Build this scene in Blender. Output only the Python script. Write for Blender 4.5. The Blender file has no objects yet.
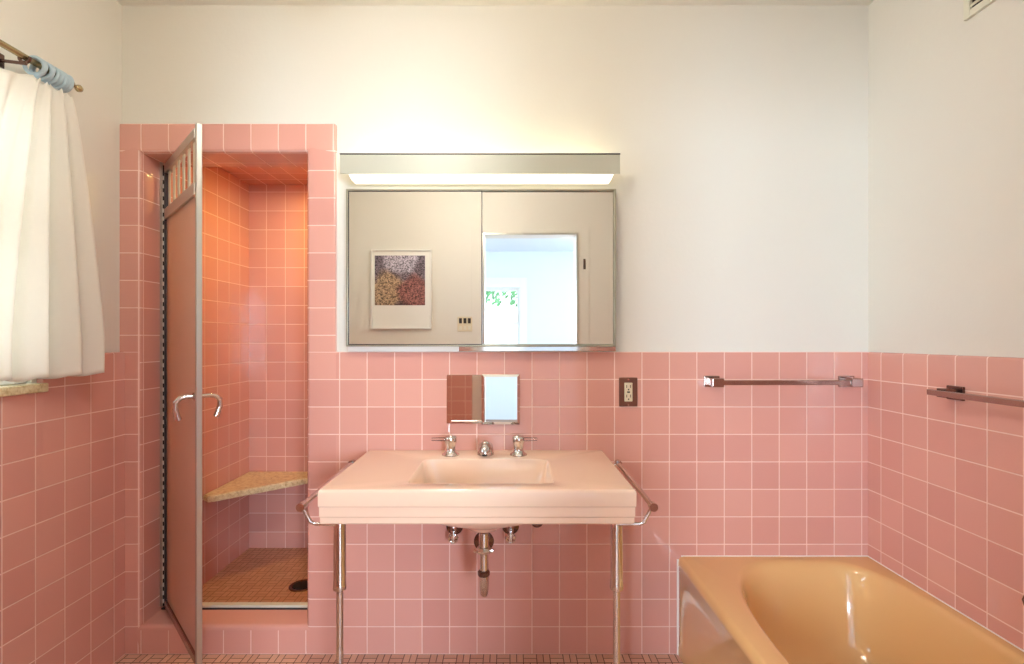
import bpy, bmesh, math, random
from mathutils import Vector, Matrix
random.seed(7)
PI = math.pi
S = bpy.context.scene
COL = S.collection
T = 0.1086                      # tile pitch (4 1/4 in tile and its joint)
CAMY, CAMZ, F = -2.024, 1.25, 512.0

# ------------------------------------------------------------------ materials
def lin(c):
    return tuple(((v/255)/12.92 if v <= 10 else (((v/255)+.055)/1.055)**2.4) for v in c) + (1,)

def new_mat(name):
    m = bpy.data.materials.new(name); m.use_nodes = True
    nt = m.node_tree; b = nt.nodes['Principled BSDF']
    return m, nt, b

def mat(name, rgb, rough=.5, metal=0, coat=0, spec=.5, bump=0, bscale=40, var=0, vscale=8):
    m, nt, b = new_mat(name)
    b.inputs['Base Color'].default_value = lin(rgb)
    b.inputs['Roughness'].default_value = rough
    b.inputs['Metallic'].default_value = metal
    b.inputs['Specular IOR Level'].default_value = spec
    b.inputs['Coat Weight'].default_value = coat
    b.inputs['Coat Roughness'].default_value = .05
    N, L = nt.nodes.new, nt.links.new
    tc = N('ShaderNodeTexCoord')
    if bump:
        n = N('ShaderNodeTexNoise'); n.inputs['Scale'].default_value = bscale; n.inputs['Detail'].default_value = 3
        L(tc.outputs['Object'], n.inputs['Vector'])
        bp = N('ShaderNodeBump'); bp.inputs['Strength'].default_value = bump; bp.inputs['Distance'].default_value = .01
        L(n.outputs['Fac'], bp.inputs['Height']); L(bp.outputs['Normal'], b.inputs['Normal'])
    if var:
        n = N('ShaderNodeTexNoise'); n.inputs['Scale'].default_value = vscale; n.inputs['Detail'].default_value = 4
        L(tc.outputs['Object'], n.inputs['Vector'])
        r = N('ShaderNodeValToRGB'); c = lin(rgb)
        r.color_ramp.elements[0].position = .3; r.color_ramp.elements[1].position = .7
        r.color_ramp.elements[0].color = tuple(v*(1-var) for v in c[:3]) + (1,)
        r.color_ramp.elements[1].color = tuple(min(1, v*(1+var)) for v in c[:3]) + (1,)
        L(n.outputs['Fac'], r.inputs['Fac']); L(r.outputs['Color'], b.inputs['Base Color'])
    return m

def tile_mat(name, c1, c2, grout, size=T, rough=.09):
    m, nt, b = new_mat(name)
    N, L = nt.nodes.new, nt.links.new
    uv = N('ShaderNodeUVMap')
    br = N('ShaderNodeTexBrick'); br.offset = 0; br.squash = 1
    for k, v in (('Scale', 1), ('Brick Width', size), ('Row Height', size), ('Mortar Size', .0022), ('Mortar Smooth', .25), ('Bias', 0)):
        br.inputs[k].default_value = v
    br.inputs['Color1'].default_value = lin(c1); br.inputs['Color2'].default_value = lin(c2); br.inputs['Mortar'].default_value = lin(grout)
    L(uv.outputs['UV'], br.inputs['Vector']); L(br.outputs['Color'], b.inputs['Base Color'])
    # joints are matt and sunk, glazed faces gently wavy
    b2 = N('ShaderNodeTexBrick'); b2.offset = 0
    for k, v in (('Scale', 1), ('Brick Width', size), ('Row Height', size), ('Mortar Size', .0045), ('Mortar Smooth', 1.0)):
        b2.inputs[k].default_value = v
    L(uv.outputs['UV'], b2.inputs['Vector'])
    tc = N('ShaderNodeTexCoord')
    n = N('ShaderNodeTexNoise'); n.inputs['Scale'].default_value = 9; n.inputs['Detail'].default_value = 1
    L(tc.outputs['Object'], n.inputs['Vector'])
    mu = N('ShaderNodeMath'); mu.operation = 'MULTIPLY_ADD'; mu.inputs[1].default_value = -1.0
    L(b2.outputs['Fac'], mu.inputs[0]); L(n.outputs['Fac'], mu.inputs[2])
    bp = N('ShaderNodeBump'); bp.inputs['Strength'].default_value = .35; bp.inputs['Distance'].default_value = .002
    L(mu.outputs[0], bp.inputs['Height']); L(bp.outputs['Normal'], b.inputs['Normal'])
    mr = N('ShaderNodeMapRange'); mr.inputs['To Min'].default_value = rough; mr.inputs['To Max'].default_value = .7
    L(br.outputs['Fac'], mr.inputs['Value']); L(mr.outputs['Result'], b.inputs['Roughness'])
    return m

def weave_mat(name, c1, c2, grout, cell=.052):
    """small floor tiles laid two and two, turned block by block"""
    m, nt, b = new_mat(name)
    N, L = nt.nodes.new, nt.links.new
    tc = N('ShaderNodeTexCoord')
    outs = []
    for rot in (0, PI/2):
        mp = N('ShaderNodeMapping'); mp.inputs['Rotation'].default_value = (0, 0, rot)
        L(tc.outputs['Object'], mp.inputs['Vector'])
        br = N('ShaderNodeTexBrick'); br.offset = 0
        for k, v in (('Scale', 1), ('Brick Width', cell), ('Row Height', cell/2), ('Mortar Size', .0016), ('Mortar Smooth', .1), ('Bias', 0)):
            br.inputs[k].default_value = v
        br.inputs['Color1'].default_value = lin(c1); br.inputs['Color2'].default_value = lin(c2); br.inputs['Mortar'].default_value = lin(grout)
        L(mp.outputs['Vector'], br.inputs['Vector']); outs.append(br)
    ad = N('ShaderNodeMapping'); ad.inputs['Location'].default_value = (0, 0, .31)
    L(tc.outputs['Object'], ad.inputs['Vector'])
    ch = N('ShaderNodeTexChecker'); ch.inputs['Scale'].default_value = 1/cell
    sx = N('ShaderNodeSeparateXYZ'); cb = N('ShaderNodeCombineXYZ'); cb.inputs['Z'].default_value = cell*.5
    L(tc.outputs['Object'], sx.inputs[0]); L(sx.outputs['X'], cb.inputs['X']); L(sx.outputs['Y'], cb.inputs['Y'])
    L(cb.outputs[0], ch.inputs['Vector'])
    mx = N('ShaderNodeMix'); mx.data_type = 'RGBA'
    L(ch.outputs['Fac'], mx.inputs[0]); L(outs[0].outputs['Color'], mx.inputs[6]); L(outs[1].outputs['Color'], mx.inputs[7])
    L(mx.outputs[2], b.inputs['Base Color'])
    mf = N('ShaderNodeMix'); mf.data_type = 'FLOAT'
    L(ch.outputs['Fac'], mf.inputs[0]); L(outs[0].outputs['Fac'], mf.inputs[2]); L(outs[1].outputs['Fac'], mf.inputs[3])
    bp = N('ShaderNodeBump'); bp.invert = True; bp.inputs['Strength'].default_value = .5; bp.inputs['Distance'].default_value = .002
    L(mf.outputs[0], bp.inputs['Height']); L(bp.outputs['Normal'], b.inputs['Normal'])
    b.inputs['Roughness'].default_value = .45
    return m

def emit(name, rgb, strength):
    m, nt, b = new_mat(name)
    b.inputs['Base Color'].default_value = (.9, .9, .88, 1)
    b.inputs['Emission Color'].default_value = lin(rgb); b.inputs['Emission Strength'].default_value = strength
    return m

def pane_mat(name):
    m, nt, b = new_mat(name)
    N, L = nt.nodes.new, nt.links.new
    t = N('ShaderNodeBsdfTransparent'); g = N('ShaderNodeBsdfGlossy'); g.inputs['Roughness'].default_value = .02
    f = N('ShaderNodeFresnel'); f.inputs['IOR'].default_value = 1.45
    mx = N('ShaderNodeMixShader')
    L(f.outputs[0], mx.inputs[0]); L(t.outputs[0], mx.inputs[1]); L(g.outputs[0], mx.inputs[2])
    L(mx.outputs[0], nt.nodes['Material Output'].inputs['Surface'])
    return m

def cloth_mat(name, rgb, trans=.45):
    m, nt, b = new_mat(name)
    N, L = nt.nodes.new, nt.links.new
    d = N('ShaderNodeBsdfDiffuse'); d.inputs['Color'].default_value = lin(rgb)
    t = N('ShaderNodeBsdfTranslucent'); t.inputs['Color'].default_value = lin(rgb)
    w = N('ShaderNodeTexNoise'); w.inputs['Scale'].default_value = 300
    tc = N('ShaderNodeTexCoord'); L(tc.outputs['Object'], w.inputs['Vector'])
    bp = N('ShaderNodeBump'); bp.inputs['Strength'].default_value = .15; bp.inputs['Distance'].default_value = .002
    L(w.outputs['Fac'], bp.inputs['Height']); L(bp.outputs['Normal'], d.inputs['Normal'])
    mx = N('ShaderNodeMixShader'); mx.inputs[0].default_value = trans
    L(d.outputs[0], mx.inputs[1]); L(t.outputs[0], mx.inputs[2])
    L(mx.outputs[0], nt.nodes['Material Output'].inputs['Surface'])
    return m

def frosted_mat(name):
    m, nt, b = new_mat(name)
    N, L = nt.nodes.new, nt.links.new
    t = N('ShaderNodeBsdfTranslucent'); t.inputs['Color'].default_value = lin((244, 228, 220))
    r = N('ShaderNodeBsdfRefraction'); r.inputs['Roughness'].default_value = .38; r.inputs['IOR'].default_value = 1.02
    r.inputs['Color'].default_value = lin((240, 220, 212))
    d = N('ShaderNodeBsdfPrincipled'); d.inputs['Base Color'].default_value = lin((226, 196, 182)); d.inputs['Roughness'].default_value = .3
    a = N('ShaderNodeMixShader'); a.inputs[0].default_value = .6
    L(t.outputs[0], a.inputs[1]); L(r.outputs[0], a.inputs[2])
    c = N('ShaderNodeMixShader'); c.inputs[0].default_value = .45
    L(a.outputs[0], c.inputs[1]); L(d.outputs[0], c.inputs[2])
    L(c.outputs[0], nt.nodes['Material Output'].inputs['Surface'])
    return m

def stone_mat(name):
    m, nt, b = new_mat(name)
    N, L = nt.nodes.new, nt.links.new
    tc = N('ShaderNodeTexCoord')
    v = N('ShaderNodeTexNoise'); v.inputs['Scale'].default_value = 55; v.inputs['Detail'].default_value = 6; v.inputs['Roughness'].default_value = .7
    L(tc.outputs['Object'], v.inputs['Vector'])
    r = N('ShaderNodeValToRGB')
    e = r.color_ramp.elements
    e[0].position = .3; e[0].color = lin((176, 146, 98)); e[1].position = .68; e[1].color = lin((238, 226, 190))
    x = e.new(.5); x.color = lin((222, 204, 158))
    L(v.outputs['Fac'], r.inputs['Fac']); L(r.outputs['Color'], b.inputs['Base Color'])
    b.inputs['Roughness'].default_value = .3
    return m

def print_mat(name):
    """speckled abstract print: grey above, sand and rose mounds below"""
    m, nt, b = new_mat(name)
    N, L = nt.nodes.new, nt.links.new
    tc = N('ShaderNodeTexCoord')
    v = N('ShaderNodeTexVoronoi'); v.inputs['Scale'].default_value = 48
    L(tc.outputs['Generated'], v.inputs['Vector'])
    n = N('ShaderNodeTexNoise'); n.inputs['Scale'].default_value = 3.2; n.inputs['Detail'].default_value = 1
    L(tc.outputs['Generated'], n.inputs['Vector'])
    cur = None
    base = N('ShaderNodeRGB'); base.outputs[0].default_value = lin((110, 100, 110)); cur = base.outputs[0]
    for cx_, cz_, rad, colr in ((.5, .92, .34, (176, 172, 186)), (.26, .30, .42, (164, 140, 112)), (.78, .22, .40, (136, 92, 88)), (.5, .0, .16, (70, 50, 46))):
        vd = N('ShaderNodeVectorMath'); vd.operation = 'DISTANCE'; vd.inputs[1].default_value = (cx_, 1, cz_)
        L(tc.outputs['Generated'], vd.inputs[0])
        wob = N('ShaderNodeMath'); wob.operation = 'MULTIPLY_ADD'; wob.inputs[1].default_value = .30; L(n.outputs['Fac'], wob.inputs[0]); L(vd.outputs['Value'], wob.inputs[2])
        k_ = N('ShaderNodeMapRange'); k_.inputs['From Min'].default_value = rad+.05; k_.inputs['From Max'].default_value = rad+.17; k_.inputs['To Min'].default_value = 1; k_.inputs['To Max'].default_value = 0
        L(wob.outputs[0], k_.inputs['Value'])
        q_ = N('ShaderNodeMix'); q_.data_type = 'RGBA'; q_.inputs[7].default_value = lin(colr)
        L(k_.outputs['Result'], q_.inputs[0]); L(cur, q_.inputs[6]); cur = q_.outputs[2]
    sp = N('ShaderNodeSeparateColor'); L(v.outputs['Color'], sp.inputs[0])
    g = N('ShaderNodeValToRGB'); e = g.color_ramp.elements
    e[0].color = (.06, .05, .05, 1); e[1].color = (.95, .92, .9, 1)
    L(sp.outputs[0], g.inputs['Fac'])
    mx = N('ShaderNodeMix'); mx.data_type = 'RGBA'; mx.blend_type = 'OVERLAY'; mx.inputs[0].default_value = .9
    L(cur, mx.inputs[6]); L(g.outputs['Color'], mx.inputs[7]); L(mx.outputs[2], b.inputs['Base Color'])
    b.inputs['Roughness'].default_value = .3
    return m

M = dict(
    plaster=mat('plaster_cream', (223, 219, 207), .6, bump=.05, bscale=60),
    ceiling=mat('ceiling_white', (232, 230, 220), .8),
    tile=tile_mat('pink_tile', (222, 164, 148), (214, 154, 140), (238, 202, 188)),
    floor=weave_mat('small_floor_tile', (228, 186, 160), (212, 164, 140), (80, 46, 40)),
    sfloor=weave_mat('shower_floor_tile', (206, 160, 128), (196, 148, 116), (146, 96, 66)),
    boards=mat('floor_boards', (150, 110, 80), .4, var=.2, vscale=3),
    porcelain=mat('peach_porcelain', (240, 207, 180), .12, coat=.6, spec=.5),
    tub=mat('tan_enamel', (227, 180, 120), .1, coat=.6),
    chrome=mat('chrome', (214, 208, 204), .08, 1),
    chrome_worn=mat('worn_chrome', (170, 150, 142), .2, 1),
    chrome_dark=mat('dull_chrome', (120, 96, 88), .25, 1),
    frame=mat('satin_frame', (168, 164, 144), .35, .6),
    acrylic=pane_mat('clear_acrylic'),
    alu=mat('aluminium', (200, 196, 186), .32, .9),
    alu_dark=mat('dark_aluminium', (70, 64, 66), .4, .8),
    black=mat('black_rubber', (22, 20, 22), .6),
    mirror=mat('mirror_silver', (240, 240, 237), .0, 1),
    plate=mat('plate_chrome', (224, 206, 196), .03, 1),
    white=mat('white_paint', (232, 230, 222), .35),
    cream=mat('cream_paint', (222, 219, 198), .4),
    lampmetal=mat('lamp_metal', (184, 183, 166), .4, .1),
    brass=mat('antique_brass', (182, 164, 124), .25, .9),
    ring=mat('blue_grey_ring', (172, 192, 200), .45),
    curtain=cloth_mat('cream_linen', (244, 240, 230), .32),
    glass=pane_mat('window_glass'),
    frosted=frosted_mat('frosted_glass'),
    stone=stone_mat('speckled_stone'),
    brown=mat('brown_metal', (124, 82, 66), .35, .5),
    ivory=mat('ivory_plastic', (222, 210, 178), .4),
    dark=mat('dark_slot', (38, 28, 24), .6),
    lens=emit('lamp_lens', (255, 248, 232), .5),
    tubeglow=emit('lamp_tube', (255, 244, 200), 4.2),
    showerlamp=emit('shower_lamp', (255, 220, 128), 85),
    dome=emit('opal_fill_globe', (255, 249, 238), 13.5),
    paper=mat('white_mat_board', (236, 235, 226), .6),
    print=print_mat('speckled_print'),
    hallpaint=mat('hall_paint', (222, 229, 238), .6, bump=.03, bscale=50),
    leaf=mat('leaf_green', (110, 168, 110), .5, var=.35, vscale=2),
    bark=mat('bark', (92, 72, 54), .9),
    caulk=mat('white_caulk', (246, 236, 226), .5),
    grass=mat('lawn_green', (96, 130, 70), .9, var=.2, vscale=1),
)

# ------------------------------------------------------------------ mesh helpers
WORLD = {}
def wm(o): return WORLD.get(o.name, Matrix.Identity(4))

def box(bm, lo, hi, bev=0, seg=2):
    v = [bm.verts.new((x, y, z)) for x in (lo[0], hi[0]) for y in (lo[1], hi[1]) for z in (lo[2], hi[2])]
    fs = [bm.faces.new([v[i] for i in f]) for f in ((0,1,3,2), (4,6,7,5), (0,4,5,1), (2,3,7,6), (0,2,6,4), (1,5,7,3))]
    if bev:
        es = list({e for f in fs for e in f.edges})
        bmesh.ops.bevel(bm, geom=es, offset=bev, segments=seg, profile=.5, affect='EDGES')

def tube(bm, pts, r, seg=14, cap=True, closed=False):
    pts = [Vector(p) for p in pts]
    n = len(pts); rs = r if isinstance(r, (list, tuple)) else [r]*n
    rings = []; prev = None
    for i, p in enumerate(pts):
        if closed: t = pts[(i+1) % n] - pts[i-1]
        elif i == 0: t = pts[1]-p
        elif i == n-1: t = p-pts[i-1]
        else: t = (pts[i+1]-p).normalized()+(p-pts[i-1]).normalized()
        t.normalize()
        if prev is None:
            a = Vector((0, 0, 1)) if abs(t.z) < .9 else Vector((1, 0, 0))
            u = t.cross(a).normalized()
        else:
            u = (prev - t*prev.dot(t)).normalized()
        prev = u; w = t.cross(u)
        rings.append([bm.verts.new(p+(u*math.cos(2*PI*k/seg)+w*math.sin(2*PI*k/seg))*rs[i]) for k in range(seg)])
    m = n if closed else n-1
    for i in range(m):
        a, b = rings[i], rings[(i+1) % n]
        for k in range(seg):
            bm.faces.new((a[k], a[(k+1) % seg], b[(k+1) % seg], b[k]))
    if cap and not closed:
        bm.faces.new(rings[0][::-1]); bm.faces.new(rings[-1])

def lathe(bm, org, prof, axis='Z', seg=28, dirn=1):
    """prof = [(radius, distance along the axis)]"""
    org = Vector(org); rings = []
    for r, d in prof:
        ring = []
        for k in range(seg):
            c, s = r*math.cos(2*PI*k/seg), r*math.sin(2*PI*k/seg)
            p = {'Z': (c, s, d*dirn), 'Y': (c, d*dirn, s), 'X': (d*dirn, c, s)}[axis]
            ring.append(bm.verts.new(org+Vector(p)))
        rings.append(ring)
    for a, b in zip(rings, rings[1:]):
        for k in range(seg):
            bm.faces.new((a[k], a[(k+1) % seg], b[(k+1) % seg], b[k]))
    bm.faces.new(rings[0][::-1]); bm.faces.new(rings[-1])

def prism(bm, poly, z0, z1):
    a = [bm.verts.new((x, y, z0)) for x, y in poly]; b = [bm.verts.new((x, y, z1)) for x, y in poly]
    n = len(poly)
    bm.faces.new(a[::-1]); bm.faces.new(b)
    for i in range(n): bm.faces.new((a[i], a[(i+1) % n], b[(i+1) % n], b[i]))

def arc(c, r, a0, a1, n, plane):
    """points of an arc about c; plane 'yz', 'xz', 'xy'"""
    out = []
    for i in range(n+1):
        a = math.radians(a0+(a1-a0)*i/n); u, v = r*math.cos(a), r*math.sin(a)
        out.append({'yz': (c[0], c[1]+u, c[2]+v), 'xz': (c[0]+u, c[1], c[2]+v), 'xy': (c[0]+u, c[1]+v, c[2])}[plane])
    return out

def obj(name, bm, m, parent=None, smooth=None, uvf=None):
    bmesh.ops.recalc_face_normals(bm, faces=bm.faces)
    if uvf:
        lay = bm.loops.layers.uv.new('UVMap')
        bm.normal_update()
        for f in bm.faces:
            g = uvf(f.calc_center_median(), f.normal)
            for l in f.loops: l[lay].uv = g(l.vert.co)
    if parent is not None: bm.transform(wm(parent).inverted())
    me = bpy.data.meshes.new(name); bm.to_mesh(me); bm.free()
    if smooth:
        for p in me.polygons: p.use_smooth = True
        if smooth < 180: me.set_sharp_from_angle(angle=math.radians(smooth))
    for q in (m if isinstance(m, (list, tuple)) else [m]): me.materials.append(M[q])
    o = bpy.data.objects.new(name, me); COL.objects.link(o)
    if parent is not None:
        o.parent = parent; WORLD[o.name] = wm(parent)
    return o

def bmn(): return bmesh.new()
def bx(lo, hi, bev=0, seg=2):
    b = bmn(); box(b, lo, hi, bev, seg); return b

def tag(o, label, cat, group=None):
    o['label'] = label; o['category'] = cat
    if group: o['group'] = group
    return o
def thing(name, label, cat, loc=(0, 0, 0), rz=0, group=None):
    o = bpy.data.objects.new(name, None); o.empty_display_size = .05; COL.objects.link(o)
    o.location = loc; o.rotation_euler = (0, 0, rz)
    WORLD[o.name] = Matrix.Translation(loc) @ Matrix.Rotation(rz, 4, 'Z')
    return tag(o, label, cat, group)
def struct(name, bm, m, smooth=None, uvf=None):
    o = obj(name, bm, m, None, smooth, uvf); o['kind'] = 'structure'; return o

def uv_plain(ux=0, uy=0, vz=1.195, fx=0):
    def f(c, n):
        a = (abs(n.x), abs(n.y), abs(n.z)); k = a.index(max(a))
        if k == 1: return lambda p: (p.x-ux, p.z-vz)
        if k == 0: return lambda p: (p.y-uy, p.z-vz)
        return lambda p: (p.x-ux, p.y-uy)
    return f

# ------------------------------------------------------------------ the room
XL, XR, YF, H = -1.543, 1.425, -1.98, 2.572        # plaster faces
TXL, TXR = -1.522, 1.415                           # tile faces
WT = 1.195                                         # top of the wainscot
OX0, OX1, OZ0, OZ1 = -1.462, -.806, .112, 1.985    # shower opening
RD = .176                                          # thickness of the shower front wall
SXL, SXR, SYB, SZF, SZC = -1.50, -.50, .92, .043, 2.13

struct('floor', bx((XL-.12, YF-.14, -.1), (XR+.12, RD, 0)), 'floor')
struct('ceiling', bx((XL-.12, YF-.14, H), (XR+.12, RD, H+.1)), 'ceiling')

# back wall: plaster body round the opening, tile skin over it
b = bmn()
box(b, (XL-.12, .012, 0), (OX0-.012, RD, H)); box(b, (OX1+.012, .012, 0), (XR+.12, RD, H))
box(b, (OX0-.012, .012, OZ1+.012), (OX1+.012, RD, H)); box(b, (OX0-.012, .012, 0), (OX1+.012, RD, OZ0-.012))
wall_back = struct('wall_back', b, 'plaster')

xs = [XL, OX0, OX1, -.688, XR]; zs = [0, OZ0, WT, OZ1, 2.10]
b = bmn(); V = {}
def gv(i, j, y):
    k = (i, j, y)
    if k not in V: V[k] = b.verts.new((xs[i], y, zs[j]))
    return V[k]
def filled(i, j):
    if not (0 <= i < 4 and 0 <= j < 4): return False
    if i == 1 and j in (1, 2): return False
    return j < 2 or i < 3
def hole(i, j): return i == 1 and j in (1, 2)
edges_in, edges_out = [], []
for i in range(4):
    for j in range(4):
        if not filled(i, j): continue
        b.faces.new((gv(i, j, 0), gv(i+1, j, 0), gv(i+1, j+1, 0), gv(i, j+1, 0)))
        for (di, dj, p, q) in ((-1, 0, (i, j), (i, j+1)), (1, 0, (i+1, j), (i+1, j+1)), (0, -1, (i, j), (i+1, j)), (0, 1, (i, j+1), (i+1, j+1))):
            if filled(i+di, j+dj): continue
            h = hole(i+di, j+dj); y = RD if h else .0125
            b.faces.new((gv(*p, 0), gv(*q, 0), gv(*q, y), gv(*p, y)))
            e = b.edges.get((gv(*p, 0), gv(*q, 0)))
            if h: edges_in.append(e)
            elif (dj == 1) or (di == 1 and i == 2): edges_out.append(e)
bmesh.ops.recalc_face_normals(b, faces=b.faces)
cr = b.edges.get((gv(3, 4, 0), gv(3, 4, .0125)))
bmesh.ops.bevel(b, geom=[e for e in edges_in if e and e.is_valid], offset=.018, segments=4, profile=.5, affect='EDGES')
eo = [e for e in b.edges if e.is_valid and abs(e.verts[0].co.y) < 1e-5 and abs(e.verts[1].co.y) < 1e-5 and (
      (abs(e.verts[0].co.z-2.10) < 1e-4 and abs(e.verts[1].co.z-2.10) < 1e-4) or
      (abs(e.verts[0].co.x+.688) < 1e-4 and abs(e.verts[1].co.x+.688) < 1e-4 and min(e.verts[0].co.z, e.verts[1].co.z) > WT-.01) or
      (abs(e.verts[0].co.z-WT) < 1e-4 and abs(e.verts[1].co.z-WT) < 1e-4 and min(e.verts[0].co.x, e.verts[1].co.x) > -.68))]
eo += [e for e in b.edges if abs(e.verts[0].co.x+.688) < 1e-4 and abs(e.verts[1].co.x+.688) < 1e-4 and abs(e.verts[0].co.z-2.1) < 1e-4 and abs(e.verts[1].co.z-2.1) < 1e-4]
bmesh.ops.bevel(b, geom=list(set(eo)), offset=.009, segments=3, profile=.5, affect='EDGES')
def uv_back(c, n):
    a = (abs(n.x), abs(n.y), abs(n.z)); k = a.index(max(a))
    vz = WT
    if c.x < -.688 and c.z > WT: vz = 1.261
    if c.x < -.688 and c.z > OZ1-.02: vz = 1.99
    if k == 0 and OX0-.03 < c.x < OX1+.03 and c.y > .005: return lambda p: (p.y-.018, p.z-1.261)
    if c.z < OZ0+.03 and c.z > OZ0-.022 and OX0-.001 < c.x < OX1+.001: return lambda p: (.05, .05)
    if k == 2 and c.y > .005 and OX0-.03 < c.x < OX1+.03: return lambda p: (p.x+1.457, p.y-.018)
    if OX1-.02 < c.x < -.688 and c.z < OZ1:
        wd = .133 if c.z < WT else .118
        return lambda p: ((p.x-OX1)/wd*T, p.z-vz)
    if c.x < OX0+.02 and c.z < OZ1: return lambda p: (p.x-OX0+.008, p.z-vz)
    if c.x < -.688: return lambda p: (p.x+.807, p.z-vz)
    return lambda p: (p.x-.087, p.z-vz)
o = obj('tile_wainscot', b, 'tile', wall_back, 40, uv_back)

# right wall
wall_right = struct('wall_right', bx((XR, YF-.14, 0), (XR+.12, RD, H)), 'plaster')
b = bmn(); box(b, (TXR, YF, 0), (XR+.002, .004, WT))
e = [e for e in b.edges if all(abs(v.co.z-WT) < 1e-4 and v.co.x < TXR+.001 for v in e.verts)]
bmesh.ops.bevel(b, geom=e, offset=.008, segments=3, profile=.5, affect='EDGES')
obj('tile_wainscot', b, 'tile', wall_right, 40, uv_plain(0, -.071))

# left wall with its window opening
WY0, WY1, WZ0, WZ1 = -1.36, -.375, 1.105, 2.03
def cut_wall_x(x0, x1, y0, y1, z0, z1, hy0, hy1, hz0, hz1):
    b = bmn()
    box(b, (x0, y0, z0), (x1, hy0, z1)); box(b, (x0, hy1, z0), (x1, y1, z1))
    box(b, (x0, hy0, z0), (x1, hy1, hz0)); box(b, (x0, hy0, hz1), (x1, hy1, z1))
    return b
wall_left = struct('wall_left', cut_wall_x(XL-.14, XL, YF-.14, RD, 0, H, WY0, WY1, WZ0-.03, WZ1), 'plaster')
b = bmn()
box(b, (XL-.002, WY1+.02, 0), (TXL, .004, WT)); box(b, (XL-.002, YF, 0), (TXL, WY1+.02, WZ0-.032)); box(b, (XL-.002, YF, WZ0-.032), (TXL, WY0-.02, WT))
e = [e for e in b.edges if all(abs(v.co.z-WT) < 1e-4 and v.co.x > TXL-.001 for v in e.verts)]
bmesh.ops.bevel(b, geom=e, offset=.008, segments=3, profile=.5, affect='EDGES')
obj('tile_wainscot', b, 'tile', wall_left, 40, uv_plain(0, -.056))

# window in the left wall
b = bmn()
for lo, hi in (((WY0, WZ0), (WY0+.04, WZ1)), ((WY1-.04, WZ0), (WY1, WZ1)), ((WY0+.04, WZ0), (WY1-.04, WZ0+.05)), ((WY0+.04, WZ1-.05), (WY1-.04, WZ1)), ((WY0+.04, 1.56), (WY1-.04, 1.60))):
    box(b, (XL-.060, lo[0], lo[1]), (XL-.012, hi[0], hi[1]), .003)
window_1 = struct('window_1', b, 'white')
obj('pane', bx((XL-.038, WY0+.04, WZ0+.05), (XL-.034, WY1-.04, WZ1-.05)), 'glass', window_1)
obj('sill', bx((XL-.14, WY0-.02, WZ0-.03), (TXL+.018, WY1+.022, WZ0-.001), .004), 'stone', window_1)

# front wall (behind the camera) with the doorway the camera stands in
DX0, DX1, DZ = -.195, .51, 2.045
b = bmn()
box(b, (XL-.12, YF-.14, 0), (DX0, YF, H)); box(b, (DX1, YF-.14, 0), (XR+.12, YF, H)); box(b, (DX0, YF-.14, DZ), (DX1, YF, H))
wall_front = struct('wall_front', b, 'plaster')
b = bmn(); box(b, (XL, YF-.002, 0), (DX0-.1, YF+.010, WT)); box(b, (DX1+.1, YF-.002, 0), (XR, YF+.010, WT))
obj('tile_wainscot', b, 'tile', wall_front, 40, uv_plain(.087))
b = bmn()
box(b, (DX0-.10, YF, 0), (DX0-.016, YF+.004, DZ+.06), .001); box(b, (DX1+.016, YF, 0), (DX1+.10, YF+.004, DZ+.06), .001)
box(b, (DX0-.016, YF, DZ+.016), (DX1+.016, YF+.004, DZ+.06), .001)
door_1 = struct('door_1', b, 'plaster')
b = bmn()
box(b, (DX0-.015, YF, 0), (DX0-.001, YF+.014, DZ+.001)); box(b, (DX1+.001, YF, 0), (DX1+.015, YF+.014, DZ+.001)); box(b, (DX0-.015, YF, DZ+.001), (DX1+.015, YF+.014, DZ+.015))
obj('jamb_edge', b, 'alu', door_1)
obj('strike_plate', bx((DX1+.055, YF+.004, 1.78), (DX1+.073, YF+.0065, 1.86), .0008), 'chrome_dark', door_1)

# room beyond the doorway
HY = -5.85
struct('floor_hall', bx((-2.3, HY-.12, -.1), (2.6, YF-.14, 0)), 'boards')
struct('ceiling_hall', bx((-2.3, HY-.12, H), (2.6, YF-.14, H+.1)), 'hallpaint')
hw = (-.72, .15, .82, 2.015)
hl, hr = (-2.1, -1.15, .6, 2.15), (1.2, 2.15, .6, 2.15)  # openings of two added windows, kept out of the mirror's view
b = bmn(); xprev = -2.3
for q in (hl, hw, hr):
    box(b, (xprev, HY-.12, 0), (q[0], HY, H)); box(b, (q[0], HY-.12, 0), (q[1], HY, q[2])); box(b, (q[0], HY-.12, q[3]), (q[1], HY, H)); xprev = q[1]
box(b, (xprev, HY-.12, 0), (2.6, HY, H))
struct('wall_hall_far', b, 'hallpaint')
for nm, q in (('added_window_4', hl), ('added_window_5', hr)):  # windows added so fill light can reach the bathroom through the doorway
    b = bmn()
    for lo, hi in (((q[0], q[2]), (q[0]+.05, q[3])), ((q[1]-.05, q[2]), (q[1], q[3])), ((q[0]+.05, q[2]), (q[1]-.05, q[2]+.05)), ((q[0]+.05, q[3]-.05), (q[1]-.05, q[3])), ((q[0]+.05, 1.36), (q[1]-.05, 1.40))):
        box(b, (lo[0], HY-.08, lo[1]), (hi[0], HY-.03, hi[1]))
    wo = struct(nm, b, 'white')
    obj('pane', bx((q[0]+.05, HY-.057, q[2]+.05), (q[1]-.05, HY-.053, q[3]-.05)), 'glass', wo)
struct('wall_hall_left', bx((-2.42, HY-.12, 0), (-2.3, YF-.14, H)), 'hallpaint')
struct('wall_hall_right', cut_wall_x(2.6, 2.72, HY-.12, YF-.14, 0, H, -5.2, -3.2, .8, 2.2), 'hallpaint')  # cut for the added side window
b = bmn()
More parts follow.
